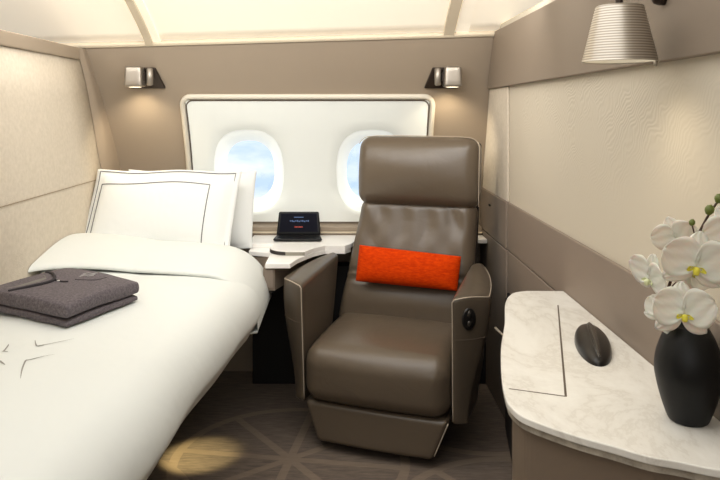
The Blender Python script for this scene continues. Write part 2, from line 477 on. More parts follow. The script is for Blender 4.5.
obj('under_shelf_shade', box(-.47,XR-.02,3.56,3.66,.003,.5995), M['black'], t, False, True)  # black box put in as the darkness below the shelf
obj('pull_slot', box(-.36,-.32,3.09,3.13,.588,.600), M['gunmetal'], t, False, True)

# ------------------------------------------------------------ folding display device
t = thing('tablet', 'small black flip up tablet display standing on the white window console', 'tablet', (-.235,3.52,.7425))
tilt = Matrix.Rotation(math.radians(-14),4,'X')
obj('stand', rbox(.122,.050,.010,.009,3,6,center=(0,-.01,.010), deform=lambda p:(p.x*(1-.10*(p.y+.05)/.1),p.y,p.z*(1+.5*(p.y)/.05) )), M['device'], t)
bodym = Matrix.Translation((0,.028,.02)) @ tilt
case = obj('display_case', xf(rbox(.107,.008,.058,.0075,3,8,center=(0,0,.058), deform=lambda p:(p.x*(1-.05*(p.z/.058)),p.y,p.z)), bodym), M['device'], t)
obj('screen', xf(grid(lambda u,v:(u*(.094-.004*v),-.0085,.060+.047*v), [-1,1],[-1,1]), bodym), M['screen'], case, False)
def uibar(x0,x1,z0,z1,m_): obj('screen_text', xf(box(x0,x1,-.0092,-.0088,z0,z1), bodym), m_, case, False)
for x0,x1,z0,z1 in ((-.024,.024,.086,.089),):
    uibar(x0,x1,z0,z1,M['ui_blue'])
glyph = [box(-.045+i*.009,-.045+i*.009+.0055,-.0092,-.0088,.068-.0015*(1+(i%3)),.068+.0015*(1+((i+1)%3))) for i in range(11)]
obj('screen_text', xf(join(*glyph), bodym), M['ui_blue'], case, False)
obj('screen_text', xf(join(*[box(-.020+i*.007,-.0155+i*.007,-.0092,-.0088,.036,.041) for i in range(6)]), bodym), M['ui_red'], case, False)

# ------------------------------------------------------------ reading lamps on the sidewall
def reading_lamp(px, sgn, label):
    z = 1.4+(109-76)/209; x = px; y = Yw(z)
    t = thing('reading_lamp', label, 'wall lamp', (x,y,z), group='small reading lamps either side of the window panel')
    a = math.atan2(Yw(z+.05)-Yw(z-.05), .1); Rm = Matrix.Rotation(-a,4,'X')
    obj('backplate', xf(rbox(.075,.008,.058,.006,3,4,center=(0,-.008,0), deform=lambda p:(p.x*(1-.10*(p.z/.058)) - sgn*.010*(p.z/.058)*(1 if p.x*sgn>0 else 0), p.y, p.z)), Rm), M['bronze'], t)
    sh = obj('lamp_shade', rbox(.041,.045,.050,.012,4,4,center=(-sgn*.036,-.058,0), deform=lambda p:(p.x*(1-.05*p.z/.048),p.y*(1-.05*p.z/.048),p.z)), M['steel_plain'], t)
    obj('light_aperture', lathe([(0.0,-.0515),(.031,-.0515)],24,(-sgn*.036,-.058,0)), M['bulb'], sh)
    obj('swivel_knob', lathe([(0,-.044),(.010,-.043),(.016,-.038),(.0175,0),(.016,.038),(.010,.043),(0,.044)],20,(sgn*.033,-.050,.0)), M['steel_plain'], t)
    obj('hinge_bracket', box(sgn*.010-.004,sgn*.010+.004,-.07,-.01,-.02,.02), M['bronze'], t, False)
    ld = bpy.data.lights.new('reading_light','SPOT'); ld.energy = 8; ld.color=(1,.84,.6); ld.spot_size=math.radians(125); ld.spot_blend=.8; ld.shadow_soft_size=.03
    lo = bpy.data.objects.new('reading_light', ld); C.objects.link(lo); lo.location=(x-sgn*.03,y-.06,z-.056); lo.rotation_euler=(math.radians(22),0,0)
reading_lamp((138-345)/209., 1, 'small steel reading lamp on the taupe wall above the bed pillows')
reading_lamp((447-345)/209., -1, 'small steel reading lamp on the taupe wall above the armchair headrest')

# ------------------------------------------------------------ large wall lamp
LX, LY = .600, 1.53
t = thing('wall_lamp', 'large ribbed steel cone lamp on a dark arm over the marble cabinet', 'wall lamp', (XR-.024,LY+.03,1.63))
prof = []
zb, zt_, rb, rt = 1.504, 1.624, .078, .049
nr = 20
for i in range(nr*2+1):
    f = i/(nr*2); prof.append((rb+(rt-rb)*f + (.0012 if i%2 else 0), zb+(zt_-zb)*f))
prof = [(rb-.003,zb+.002),(rb-.003,zb-.001),(rb+.0015,zb-.001)]+prof+[(rt-.004,zt_+.002),(.0085,zt_+.002)]
sh = obj('lamp_shade', lathe(prof,64,(LX,LY,0)), M['steel'], t, True, True)
obj('shade_lining', lathe([(rb-.004,zb+.001),(rt-.004,zt_-.004),(.0,zt_-.004)],48,(LX,LY,0)), mat('shade_inside', rgb(240,232,215),.5), sh, True, True)
obj('diffuser', lathe([(0,zb+.012),(rb-.008,zb+.012)],48,(LX,LY,0)), M['bulb_big'], sh, True, True)
obj('hinge_pin', lathe([(0,-.012),(.003,-.010),(.005,0),(.0,.001)],12,(LX+.070,LY-.02,zb-.001)), M['steel_plain'], sh, True, True)
arm = catmull([(LX,LY,zt_-.01),(LX,LY,zt_+.05),(LX+.02,LY,zt_+.075),(LX+.07,LY+.01,zt_+.075),(XR-.03,LY+.02,zt_+.04),(XR-.05,LY+.03,zt_+.022)],8)
obj('arm', tube(arm,.008,12), M['bronze'], t, True, True)
obj('wall_mount', xf(lathe([(0,0),(.017,0),(.017,.012),(.013,.022),(.006,.027),(0,.028)],24), Matrix.Translation((XR-.024,LY+.03,zt_+.024)) @ Matrix.Rotation(-math.pi/2,4,'Y')), M['bronze'], t, True, True)
ld = bpy.data.lights.new('lamp_light','SPOT'); ld.energy=2.2; ld.color=(1,.87,.66); ld.spot_size=math.radians(140); ld.spot_blend=.9; ld.shadow_soft_size=.05
lo = bpy.data.objects.new('lamp_light',ld); C.objects.link(lo); lo.location=(LX,LY,zb-.005)

# ------------------------------------------------------------ bed
BZ = .715
def Xr(y): return -.355 - .115*max(0,min(1.6,(2.8-y)/1.2))
t = thing('bed', 'single bed built along the left wall with padded white mattress', 'bed', (-.85,2.3,0))
obj('bed_base', prism([(-1.2,1.2),(-.92,1.2),(-.80,3.6),(-1.2,3.6)],.003,.42), M['black'], t, False, True)
obj('mattress', rbox(.29,1.19,.11,.05,4,4,center=(-.905,2.41,.535), deform=lambda p:(p.x,p.y,p.z)), M['linen'], t, True, True)
# duvet
def prof_pt(s, xr, zt, zb, r, xleft):
    """s 0..1 from the wall side across the top, round the edge and down"""
    if s < .62:
        x = xleft + (xr-r-xleft)*(s/.62); z = zt
        return x, z
    if s < .86:
        a = (s-.62)/.24*math.pi/2
        return xr-r+r*math.sin(a), zt-r+r*math.cos(a)
    f = (s-.86)/.14
    return xr - .035*math.sin(f*math.pi/2)**2*1.2, zt-r-(zt-r-zb)*f
def duvet(s, y):
    xr = Xr(y)+.006*math.sin(y*5.1)+.004*math.sin(y*11+1)
    x, z = prof_pt(s, xr, BZ, .475, .155, -1.207)
    crown = .022*math.sin(min(1,s/.62)*math.pi)**.7
    z += crown*(1 if s<.62 else 0) + .006*math.sin(y*4+x*5)*(1-abs(2*s-1))
    z += .05*max(0,1-s/.35)*sstep((y-2.5)/.35)
    return (x, y, z)
du = obj('duvet', grid(duvet, lins(0,1,60), lins(1.12,2.95,44)), M['linen'], None, True, mods=(('solid',.03,-1),('sub',1)))
tag(rebase(du,(-.85,2.0,BZ)), 'white duvet with small grey bird prints spread over the bed', 'duvet')
# folded-back top section, a child of the duvet
def cuff(s, v):
    # v 0..1: from under the front lip, round it, back to the pillows
    y0, y1 = 2.78, 3.26
    xr0 = Xr(y0)
    if v < .3:
        a = (v/.3)*math.pi
        yy = y0 + .022*(1-math.sin(a)); h = .024*(1-math.cos(a))/2
    else:
        f = (v-.3)/.7; yy = y0+.022+(y1-y0-.022)*f; h = .024+.050*math.sin(f*math.pi*.75)**1.2-.02*f*f
    # the lip sweeps back toward the head on the open side and flares outward
    side = sstep((s-.45)/.5)
    yy += .035*side*(1-v) + .008*math.sin(s*9) - .13*max(0,1-s/.35)**1.3*(1-v)
    x, z = prof_pt(s, Xr(yy)+.002+h*.3, BZ+.012+h, .485, .235, -1.207)
    z += .020*math.sin(min(1,s/.62)*math.pi)**.7*(1 if s<.62 else 0)
    z += .055*max(0,1-s/.35)*sstep((yy-2.4)/.35)
    if s > .9: x -= (s-.9)*.35
    return (x, yy, z)
cf = obj('folded_cuff', grid(cuff, lins(0,1,60), lins(0,1,34)), M['linen'], du, True, True, (('sub',1),))
# bird prints, flat on the cover (pixel guides turned into points on the cover)
def on_duvet(px, py, z=BZ+.022):
    s = (py-109)/(H-z); return Vector(((px-345)/s, F/s, z))
from bisect import bisect
bvh = None
def bird(polys):
    V, Fc = [], []
    for path, ws in polys:
        P = [on_duvet(*p) for p in path]; P = catmull(P, 5)
        n = len(P)
        b = len(V)
        for i, p in enumerate(P):
            tt = (P[min(i+1,n-1)]-P[max(i-1,0)]).normalized(); sd = Vector((-tt.y,tt.x,0))
            f = i/(n-1); k = f*(len(ws)-1); j=min(int(k),len(ws)-2); w_ = ws[j]+(ws[j+1]-ws[j])*(k-j)
            V += [p+sd*w_, p-sd*w_]
        Fc += [(b+2*i,b+2*i+1,b+2*i+3,b+2*i+2) for i in range(n-1)]
    return V, Fc
BW = .0022
birds = [[([(35,340.5),(36,345),(38,346.5),(44,345.5)],[.0005,BW,BW,.0015]), ([(38,346),(50,344),(62,341.5),(74,339)],[.002,.0015,.0012,.0003])],
         [([(20.5,379),(22,370),(25,362),(27,360)],[.0003,.002,BW,BW]), ([(25,361),(32,359.5),(42,357),(55,354.5)],[BW,.0025,.0012,.0003])],
         [([(3,352),(5,350),(8,346),(8.5,344.5)],[.003,BW,.002,.0005]),([(3,351.5),(8,352)],[.003,.001])],
         [([(0,361),(2,363),(5,365)],[.002,.003,.001])]]

# ------------------------------------------------------------ pillows
def pillow(name, label, base, half, w, h, th, lean, yaw, roll=0, piping=(), flange=.14, seed=0, mt='pillow'):
    """stands on its lower edge at base, leaning back"""
    t_root = None
    rnd = random.Random(seed); ph = [rnd.uniform(0,6) for _ in range(6)]
    Rm = Matrix.Translation(base) @ Matrix.Rotation(yaw,4,'Z') @ Matrix.Rotation(lean,4,'X') @ Matrix.Rotation(roll,4,'Y') @ Matrix.Translation((0,0,h/2))
    def shape(u, v, side):
        au, av = abs(u), abs(v)
        fu = max(0, 1-(au/(1-flange*.8))**2.6) ; fv = max(0,1-(av/(1-flange))**2.6)
        d = th*(fu**.55)*(fv**.55)
        x = v*.012*(1 if 'stitched' in label and 'without' not in label else 0) + u*w/2*(1-.035*(1-v*v)*0 -.03*(v*v)*0 + .022*(au*av)**3)
        z = v*h/2*(1 - .035*math.cos(u*math.pi/2)**2*1.0*(1 if v>0 else .4))+.006*math.sin(u*5+ph[0])
        y = side*(d/2+.003) + .010*math.sin(u*3+ph[1])*math.cos(v*2+ph[2])*(au+av)/2
        return Rm @ Vector((x,y,z))
    us = [math.copysign(1-(1-abs(a))**1.0,a) for a in lins(-1,1,45)]
    g1 = grid(lambda u,v: shape(u,v,-1), us, us); g2 = grid(lambda u,v: shape(u,v,1), us, us)
    n = 45; off = n*n
    V = g1[0]+g2[0]; Fc = list(g1[1]) + [tuple(i+off for i in q[::-1]) for q in g2[1]]
    border = [i*n for i in range(n)] + [(n-1)*n+j for j in range(1,n)] + [i*n+n-1 for i in range(n-2,-1,-1)] + [j for j in range(n-2,0,-1)]
    for a, b in zip(border, border[1:]+border[:1]): Fc.append((a,b,b+off,a+off))
    o = obj(name, (V,Fc), M[mt], None, True); rebase(o, base)
    tag(o, label, 'pillow', 'white pillows at the head of the bed')
    o.location = base
    for (u0,u1,v0,v1) in piping:
        pts = []
        for i in range(64*4):
            q = i/64; e = int(q); f = (q-e)*2-1
            u, v = [(f,-1),(1,f),(-f,1),(-1,-f)][e]
            pts.append(shape(u0+(u1-u0)*(u+1)/2, v0+(v1-v0)*(v+1)/2, -1) + (Rm.to_3x3() @ Vector((0,-.0015,0))))
        pts.append(pts[0])
        pp = obj('stitched_border', tube(pts, .0021, 6, False), M['thread'], None, True)
        for v_ in pp.data.vertices: v_.co -= Vector(base)
        pp.parent = o
    return o
pillow('pillow', 'plain white pillow behind, at the head of the bed, without grey stitching', Vector((-.775,3.41,.725)), 0, .64, .385, .11, math.radians(-18), math.radians(-3), 0, (), .05, 3)
pillow('pillow', 'front white pillow with thin grey stitched border rectangles', Vector((-.868,3.22,.735)), 0, .69, .405, .14, math.radians(-24), math.radians(-2), 0, ((-.955,.93,-.96,.95),(-.88,.64,-.9,.60)), .10, 1)

# ------------------------------------------------------------ folded pyjama top
cN, cR, cB, cL = Vector((-.843,2.11,0)), Vector((-.717,2.42,0)), Vector((-1.05,2.62,0)), Vector((-1.19,2.31,0))
cen = (cN+cR+cB+cL)/4
Z0 = BZ+.024
t = thing('folded_shirt', 'folded charcoal grey sleep shirt with dark collar lying on the white duvet', 'shirt', (cen.x,cen.y,Z0))
def sheet(z0, z1, shrink=1.0, wob=0, sd=0):
    def dfm(p):
        u, v = p.x/.5, p.y/.5             # -1..1
        q = (cN*(1-u)*(1-v)+cR*(1+u)*(1-v)+cB*(1+u)*(1+v)+cL*(1-u)*(1+v))/4
        q = cen + (q-cen)*shrink
        f = (p.z+.5*(z1-z0))/(z1-z0)
        zz = z0+(z1-z0)*f + wob*math.sin(u*2.3+sd)*math.cos(v*2+sd)*.5
        zz -= .007*(abs(u)**4+abs(v)**4)*f
        q = q + Vector((.004*math.sin(v*7+sd),.004*math.sin(u*6+sd),0))
        return Vector((q.x,q.y,zz))
    hz = (z1-z0)/2
    def dd(p): return dfm(Vector((p.x,p.y,p.z)))
    return rbox(.5,.5,hz,min(hz*.98,.03),5,12,deform=dd)
obj('lower_fold', sheet(Z0,Z0+.027,1.0,.0,1), M['shirt'], t, True, True)
obj('upper_fold', sheet(Z0+.027,Z0+.077,1.015,.006,2.4), M['shirt'], t, True, True)
def on_shirt(u, v, dz=.0):
    q = (cN*(1-u)*(1-v)+cR*(1+u)*(1-v)+cB*(1+u)*(1+v)+cL*(1-u)*(1+v))/4
    return Vector((q.x,q.y,Z0+.075+.003*math.sin(u*2.3+2.4)*math.cos(v*2+2.4)-.006*(abs(u)**4+abs(v)**4)+dz))
col = catmull([on_shirt(*p) for p in ((-.93,.45,.001),(-.6,.3,.004),(-.2,.22,.005),(.05,.30,.005),(.30,.60,.005),(.45,.95,.0))],8)
obj('collar_binding', tube(col,.0055,8), M['shirt_dark'], t, True, True)
inn = [on_shirt(-.82,.62,.002),on_shirt(-.55,.47,.003),on_shirt(-.2,.42,.003),on_shirt(.02,.48,.003),on_shirt(.2,.72,.003),on_shirt(.28,.93,.0)]
obj('inner_neck', (inn, [tuple(range(len(inn)))]), mat('inner_neck', rgb(120,118,112),.9), t, False, True)
pl = catmull([on_shirt(.02,.27,.004),on_shirt(.0,.05,.003),on_shirt(.05,-.06,.003)],4)
obj('placket', tube(pl,.004,6), M['shirt_dark'], t, True, True)
obj('button', xf(lathe([(0,.003),(.005,.002),(.006,0)],12), Matrix.Translation(on_shirt(-.02,.12,.005))), M['silver_thread'], t, True, True)
pk = catmull([on_shirt(.25,-.05,.002),on_shirt(.42,-.40,.002),on_shirt(.75,-.42,.001)],6)
obj('pocket_seam', tube(pk,.002,6), M['shirt_dark'], t, True, True)
emb = []
for k in range(3):
    a = on_shirt(.62,-.02,.003)+Vector((.0,.018*k-.018,0))
    emb.append(tube(catmull([a+Vector((-.020,-.006,0)),a+Vector((-.005,.004,.001)),a+Vector((.012,-.003,.001)),a+Vector((.026,.008,0))],4),.0014,5))
obj('embroidered_emblem', join(*emb), M['silver_thread'], t, True, True)

# ------------------------------------------------------------ armchair
AX, AY, AR = .115, 2.80, math.radians(-20)
t = thing('armchair', 'large brown leather recliner armchair facing out beside the marble cabinet', 'armchair', (AX,AY,0), AR)
AW, AD, AH = .066, .222, .245       # arm half sizes
IW = .312                            # inner half width
def armdef(sg):
    def f(p):
        fz = min(1,max(0,(p.z+AH)/(2*AH)))
        fo = min(1,max(0,(p.x+AW)/(2*AW)))
        wsc = .42+.58*sstep(fz*1.1)
        ysc = .55+.45*fz**.8
        ty = min(1,max(0,(p.y+AD)/(2*AD)))
        wsc *= 1-.62*ty**2*sstep(fz*1.4-.2)
        x = -AW + fo*2*AW*wsc
        y = (p.y+AD)*ysc - AD + .105*(fo**1.8)*(.25+.75*fz)*(1-(p.y+AD)/(2*AD)*.6)
        z = p.z + .042*fz*ty**.8 + .012*math.sin(fo*math.pi)*sstep((fz-.8)/.2)
        y += .03*(1-fz)*1.0
        return Vector((sg*(x+AW+IW), y+AD-.005, z+AH+.175))
    return f
for sg in (-1,1):
    d = armdef(sg)
    a = obj('armrest', rbox(AW,AD,AH,.016,4,14,deform=d), M['leather2'], t)
    # piping following the front inner edge and the outer top edge
    ed = [d(Vector((-AW+.004,-AD+.003,z))) for z in lins(-AH+.01,AH-.012,16)]
    top = [d(Vector((x,-AD+.004,AH-.004))) for x in lins(-AW+.012,AW-.012,8)]
    tp2 = [d(Vector((AW-.003,y,AH-.006))) for y in lins(-AD+.012,AD-.02,12)]
    obj('piping', tube(ed+top+tp2,.0023,6), M['piping'], a)
    sm = [d(Vector((x,-AD-.0005,-AH+.335))) for x in lins(-AW+.010,AW-.006,8)] + [d(Vector((AW+.0005,y,-AH+.335))) for y in lins(-AD+.01,AD-.02,6)]
    obj('stitched_seam', tube(sm,.0015,5), M['seam'], a)
    if sg == 1:
        c0 = d(Vector((-.002,-AD,AH-.075)))
        FM = Matrix.Translation(c0) @ Matrix.Rotation(math.radians(36),4,'Z') @ Matrix.Rotation(math.pi/2,4,'X') @ Matrix.Diagonal((1,1.55,1,1))
        cp = obj('seat_control', xf(lathe([(.028,-.012),(.028,.004),(.024,.0065),(0,.0065)],32), FM), M['gunmetal_dark'], a)
        for dz_ in (-.012,.012):
            obj('control_button', xf(lathe([(.009,.006),(.008,.009),(0,.0095)],20), FM @ Matrix.Translation((0,dz_,0))), M['gunmetal'], cp)
# seat cushion
def seatdef(p):
    fy = (p.y+.25)/.5                     # 0 front
    z = p.z
    k_ = sstep((p.z+.125)/.20)
    z += k_*(.024*math.sin(math.pi*min(1,max(0,fy)))*math.cos(p.x/.31*1.3) + .034*fy - .016)
    x = p.x*(1 - .02*(1-fy))
    y = p.y - .022*math.cos(p.x/.31*1.4)*(1-fy)*math.cos(p.z/.125*1.0)
    return Vector((x,y,z))
obj('seat', rbox(.312,.255,.125,.075,10,14,deform=seatdef,center=(0,.232,.314)), M['leather'], t)
def legdef(p):
    fz = (p.z+.075)/.15
    return Vector((p.x*(.80+.20*fz), p.y-.012*(1-fz)-.010*math.cos(p.x/.3*1.5), p.z))
lr = obj('leg_rest', rbox(.30,.09,.078,.020,5,8,deform=legdef,center=(0,.090,.115)), M['leather'], t)
obj('piping', tube([legdef(Vector((.302,-.085,z)))+Vector((0,.090,.115)) for z in lins(-.06,.07,8)],.0022,6), M['piping'], lr)
obj('base_plinth', rbox(.22,.17,.032,.01,3,4,center=(0,.30,.034)), M['black'], t)
# backrest: profile leaned back
LB = math.radians(14)
BM = Matrix.Translation((0.045,.44,.412)) @ Matrix.Rotation(-LB,4,'X')
def backdef(p):
    f = min(1,max(0,(p.z+.30)/.60))
    y = p.y; x = p.x*(1 - .0*f)
    if p.y < 0:
        c = max(0,math.cos(p.x/.30*1.35))
        y -= .030*math.exp(-((f-.22)/.12)**2)*c + .020*math.exp(-((f-.55)/.2)**2)*c
        for zz, dp in ((.36,.012),(.42,.009)):
            y += dp*math.exp(-((f-zz)/.012)**2)
        y += .004*math.sin(p.x*40+p.z*30)*math.exp(-((abs(p.x)-.2)/.08)**2)*math.exp(-((f-.8)/.2)**2)
        # soft vertical gathers under the headrest
        y += .0045*math.sin(p.x*55+2*math.sin(f*6))*sstep((f-.55)/.2)*sstep((1-f)/.1)
    return Vector((x*(1+.13*(1-f)**1.3)-.045*(1-f),y,p.z))
obj('backrest', xf(rbox(.278,.062,.30,.05,7,44,deform=backdef,center=(0,0,.27)), BM), M['leather'], t)
def headdef(p):
    c = math.cos(p.x/.29*1.2)
    y = p.y
    if p.y < 0: y -= .052*c*math.cos(p.z/.165*1.5)
    return Vector((p.x*(1+.008*math.cos(p.z/.165*1.4)),y,p.z+.004*c))
HM = BM @ Matrix.Translation((0,-.035,.70)) @ Matrix.Rotation(math.radians(8),4,'X')
hr = obj('headrest', xf(rbox(.288,.072,.165,.058,8,14,deform=headdef), HM), M['leather'], t)
pp = []
for z in lins(-.15,.12,10): pp.append((.289,-.045,z))
pp += [(.287-.05*(1-math.cos(a)), -.045, .12+.042*math.sin(a)) for a in lins(0.15,1.4,6)]
for x in lins(.20,-.20,10): pp.append((x,-.040,.1655))
pp += [(-.287+.05*(1-math.cos(a)), -.045, .12+.042*math.sin(a)) for a in lins(1.4,.15,6)]
obj('piping', tube([HM @ headdef(Vector(p)) for p in pp],.0018,6), M['piping'], hr)
obj('back_shell', xf(rbox(.270,.02,.45,.018,4,6,center=(0,.072,.42)), BM), M['darkside'], t)

# ------------------------------------------------------------ orange cushion resting on the seat back
def P(px, py, y):
    s = F/y; return Vector(((px-345)/s, y, H-(py-109)/s))
def lc(px, py):   # corner on the plane just before the backrest
    loc = Matrix.Translation((AX,AY,0)) @ Matrix.Rotation(AR,4,'Z')
    o_ = loc @ BM @ Vector((0,-.135,0)); nrm = (loc @ BM).to_3x3() @ Vector((0,1,0))
    d = Vector(((px-345)/F,1,-(py-109)/F)); o0 = Vector((0,0,H))
    return o0 + d*((o_-o0).dot(nrm)/d.dot(nrm))
k4 = [lc(356,281),lc(457,291),lc(461,256.5),lc(360,245)]
nrm = (k4[1]-k4[0]).cross(k4[3]-k4[0]).normalized()
def ocush(p):
    u, v = p.x/.5, p.z/.5
    q = (k4[0]*(1-u)*(1-v)+k4[1]*(1+u)*(1-v)+k4[2]*(1+u)*(1+v)+k4[3]*(1-u)*(1+v))/4
    th = .006+.040*((1-abs(u)**3.5)*(1-abs(v)**2.5))**.6 if abs(u)<1 and abs(v)<1 else .006
    return q + nrm*(p.y*th)
n = 33; us = lins(-1,1,n)
g1 = grid(lambda u,v: ocush(Vector((u/2,-1,v/2))), us, us); g2 = grid(lambda u,v: ocush(Vector((u/2,1,v/2))), us, us)
off = n*n; V = g1[0]+g2[0]; Fc = list(g1[1])+[tuple(i+off for i in q[::-1]) for q in g2[1]]
border = [i*n for i in range(n)] + [(n-1)*n+j for j in range(1,n)] + [i*n+n-1 for i in range(n-2,-1,-1)] + [j for j in range(n-2,0,-1)]
for a, b in zip(border, border[1:]+border[:1]): Fc.append((a,b,b+off,a+off))
oc = obj('cushion', (V,Fc), M['orange'])
tag(rebase(oc, (k4[0]+k4[1])/2), 'narrow bright orange lumbar cushion leaning on the brown leather backrest', 'cushion')

# ------------------------------------------------------------ marble topped cabinet on the right
t = thing('side_cabinet', 'taupe side cabinet with curved white marble top against the right wall', 'cabinet', (.55,1.7,0))
XW = XR-.013
outl = [(XW,2.31),(.60,2.312),(.545,2.28),(.497,2.17),(.448,1.965),(.392,1.76),(.351,1.57),(.334,1.46),(.333,1.42),(.345,1.37),(.382,1.325),(.43,1.28),(.477,1.246),(.523,1.21),(.57,1.19),(.62,1.165),(XW,1.13)]
sm = [outl[0]] + [tuple(p)[:2] for p in catmull([(x,y,0) for x,y in outl[1:]],5)]
poly2 = []
for p in sm:
    if not poly2 or math.dist(p,poly2[-1])>.004: poly2.append(p)
def inset(poly, d):
    cx, cy = XW, 1.75; out=[]
    for x,y in poly:
        v = Vector((x-cx,y-cy)); 
        l = v.length; v2 = v*(max(0,l-d)/l) if l>0 else v
        out.append((min(XW, cx+v2.x) if x < XW-.001 else XW, cy+v2.y))
    return out
obj('marble_top', prism(poly2,.785,.80), M['marble'], t, False, True, (('bevel',.003),))
obj('marble_underside', prism(inset(poly2,.006),.772,.785), M['marble_edge'], t, False, True)
body = [p for p in inset(poly2,.022)]
fr = [(x,y) for x,y in body if y < 1.50]+[(XW,1.50)] if False else None
near = [(x,y) for x,y in body if y < 1.48]
obj('cabinet_body', prism(near+[(XW,near[-1][1]),(XW,near[0][1])] if abs(near[-1][0]-XW)>.001 else near+[(XW,near[0][1])],.003,.772), M['cabinet'], t, False, True)
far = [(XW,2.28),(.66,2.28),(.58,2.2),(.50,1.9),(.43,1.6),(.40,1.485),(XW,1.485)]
obj('recess_shade', prism(far,.003,.772), M['black'], t, False, True)  # far part of the body made black as the recess's shade
obj('lid_seam', join(prism([(.649,2.14),(.653,2.14),(.463,1.46),(.458,1.46)],.80,.8006), prism([(.458,1.46),(.461,1.463),(.352,1.503),(.351,1.500)],.80,.8005)), M['seam'], t, False, True)
obj('support_rail', tube([(.470,2.19,.715),(.492,2.14,.70),(.52,2.10,.68)],.004,8), M['steel_plain'], t, True, True)
# black box added as the footwell's shade between chair and cabinet
t = thing('footwell_shade_box', 'low black box added as the shade between the armchair and the marble cabinet', 'cabinet', (.64,2.7,0))
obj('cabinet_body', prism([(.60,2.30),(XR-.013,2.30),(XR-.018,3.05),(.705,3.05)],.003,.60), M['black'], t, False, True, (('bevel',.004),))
obj('shade_box_side', prism([(.592,2.32),(.600,2.32),(.704,3.04),(.696,3.04)],.02,.58), M['darkside'], t, False, True)

# oval remote
t = thing('remote_control', 'glossy dark oval controller standing on the white marble top', 'remote', (.628,1.775,.80), math.radians(-14))
def rem(p):
    return p
ov = []
def oval(u,v):
    a = u; b = v
    return (.043*math.cos(a)*math.cos(b), .150*math.sin(a)*math.cos(b), .030*max(0,math.sin(b))**.8)
obj('shell', grid(oval, lins(0,math.tau,49), lins(0,math.pi/2,12)), M['gunmetal_dark'], t)
obj('raised_blade', grid(lambda u,v:((.013*math.cos(u))*math.cos(v)+.002, .135*math.sin(u)*math.cos(v), .010+.025*max(0,math.sin(v))**.7), lins(0,math.tau,33), lins(0,math.pi/2,10)), M['gunmetal'], t)

# ------------------------------------------------------------ vase and orchids
VX, VY = .662, 1.35
pr = [(0,.0),(.030,0),(.035,.002),(.040,.012),(.050,.042),(.058,.075),(.061,.100),(.058,.128),(.048,.158),(.040,.174),(.036,.182),(.034,.184),(.031,.180),(.030,.15),(.0,.14)]
prc = [tuple(p)[:2] for p in catmull([(a,b,0) for a,b in pr[1:-2]],4)]
vs = obj('vase', lathe([(0,0)]+prc+[(.0,.14)],64), mat('vase_black', rgb(12,13,14), .45, 0, Specular_IOR_Level=.3)); vs.location=(VX,VY,.80)
tag(vs, 'matte black rounded vase holding orchids at the right end of the marble top', 'vase')
b = vs.data.materials[0]; wv = N(b,'ShaderNodeTexWave',wave_type='RINGS',rings_direction='Z'); 
def petal(L_, W_, cup=.15, tipw=.5, base=.18):
    """petal in XZ plane growing +Z, facing -Y"""
    def f(u, v):      # u across -1..1, v along 0..1
        w_ = W_*(base+(1-base)*math.sin(min(1,v*1.02)*math.pi)**.75 if v > .04 else base)*(1 if v<.5 else 1)
        if v > .97: w_ *= .55
        return Vector((u*w_/2, -cup*L_*(u*u*.35 + (v*v)*.6)+cup*L_*.25*math.sin(v*math.pi)+.0012*math.sin(u*9+v*7), v*L_))
    return grid(f, lins(-1,1,11), lins(0,1,13))
def petals(S):
    parts = []
    for ang, l, w_ in ((0,.95,.70),(126,.95,.62),(-126,.95,.62)):
        parts.append(xf(petal(l*S,w_*S,-.10), Matrix.Translation((0,.004,0)) @ Matrix.Rotation(math.radians(ang),4,'Y')))
    for ang in (68,-68):
        parts.append(xf(petal(1.0*S,1.25*S,.12,base=.3), Matrix.Translation((0,-.002,0)) @ Matrix.Rotation(math.radians(ang),4,'Y')))
    return join(*parts)
def lipm(S):
    a = rbox(.08*S,.10*S,.12*S,.075*S,4,2,center=(0,-.14*S,-.14*S))
    b = xf(petal(.24*S,.14*S,.5), Matrix.Translation((.04*S,-.06*S,-.05*S)) @ Matrix.Rotation(math.radians(115),4,'Y'))
    c_ = xf(petal(.24*S,.14*S,.5), Matrix.Translation((-.04*S,-.06*S,-.05*S)) @ Matrix.Rotation(math.radians(-115),4,'Y'))
    return join(a,b,c_)
sp_ = thing('orchid_spray', 'spray of white orchids with yellow centres on a dark stem in the black vase', 'flowers', (VX,VY,.97))
FL = [ # px, py, depth, size, facing yaw, pitch, roll, pale
 (696,265,1.20,.061,-12,6,8,0), (683,313,1.17,.054,-4,-8,4,0), (676,238,1.33,.044,-28,14,-20,1),
 (650,278,1.30,.050,-74,10,14,1), (732,230,1.19,.046,-20,12,-30,0), (661,314,1.34,.038,-50,-20,30,1),
 (716,270,1.33,.046,12,0,60,0)]
axis = [ (VX,VY,.95),(VX+.004,VY-.015,1.02),(VX+.012,VY-.04,1.08) ]
heads = []
for px,py,dy,S,yw,pt,rl,pale in FL:
    c = P(px,py,dy); c.x = min(c.x, XR-.075)
    Rm = Matrix.Translation(c) @ Matrix.Rotation(math.radians(yw),4,'Z') @ Matrix.Rotation(math.radians(pt),4,'X') @ Matrix.Rotation(math.radians(rl),4,'Y')
    fo = obj('flower', xf(petals(S), Rm), M['petal'], sp_, True, True, (('solid',.0008,0),))
    obj('flower_lip', xf(lipm(S), Rm), M['lip_pale'] if pale else M['lip'], fo, True, True)
    heads.append(c + (Rm.to_3x3() @ Vector((0,.010,0))))
st1 = catmull([(VX,VY,.945),(VX-.004,VY-.02,.99),P(668,300,1.31),P(676,268,1.29),P(688,250,1.29),P(697,236,1.28),P(708,216,1.28),P(716,204,1.28)+Vector((0,0,0)),P(722,196,1.29)],7)
obj('stem', tube(st1,[.0028]*20+[.0022]*(len(st1)-20),8), M['stem'], sp_, True, True)
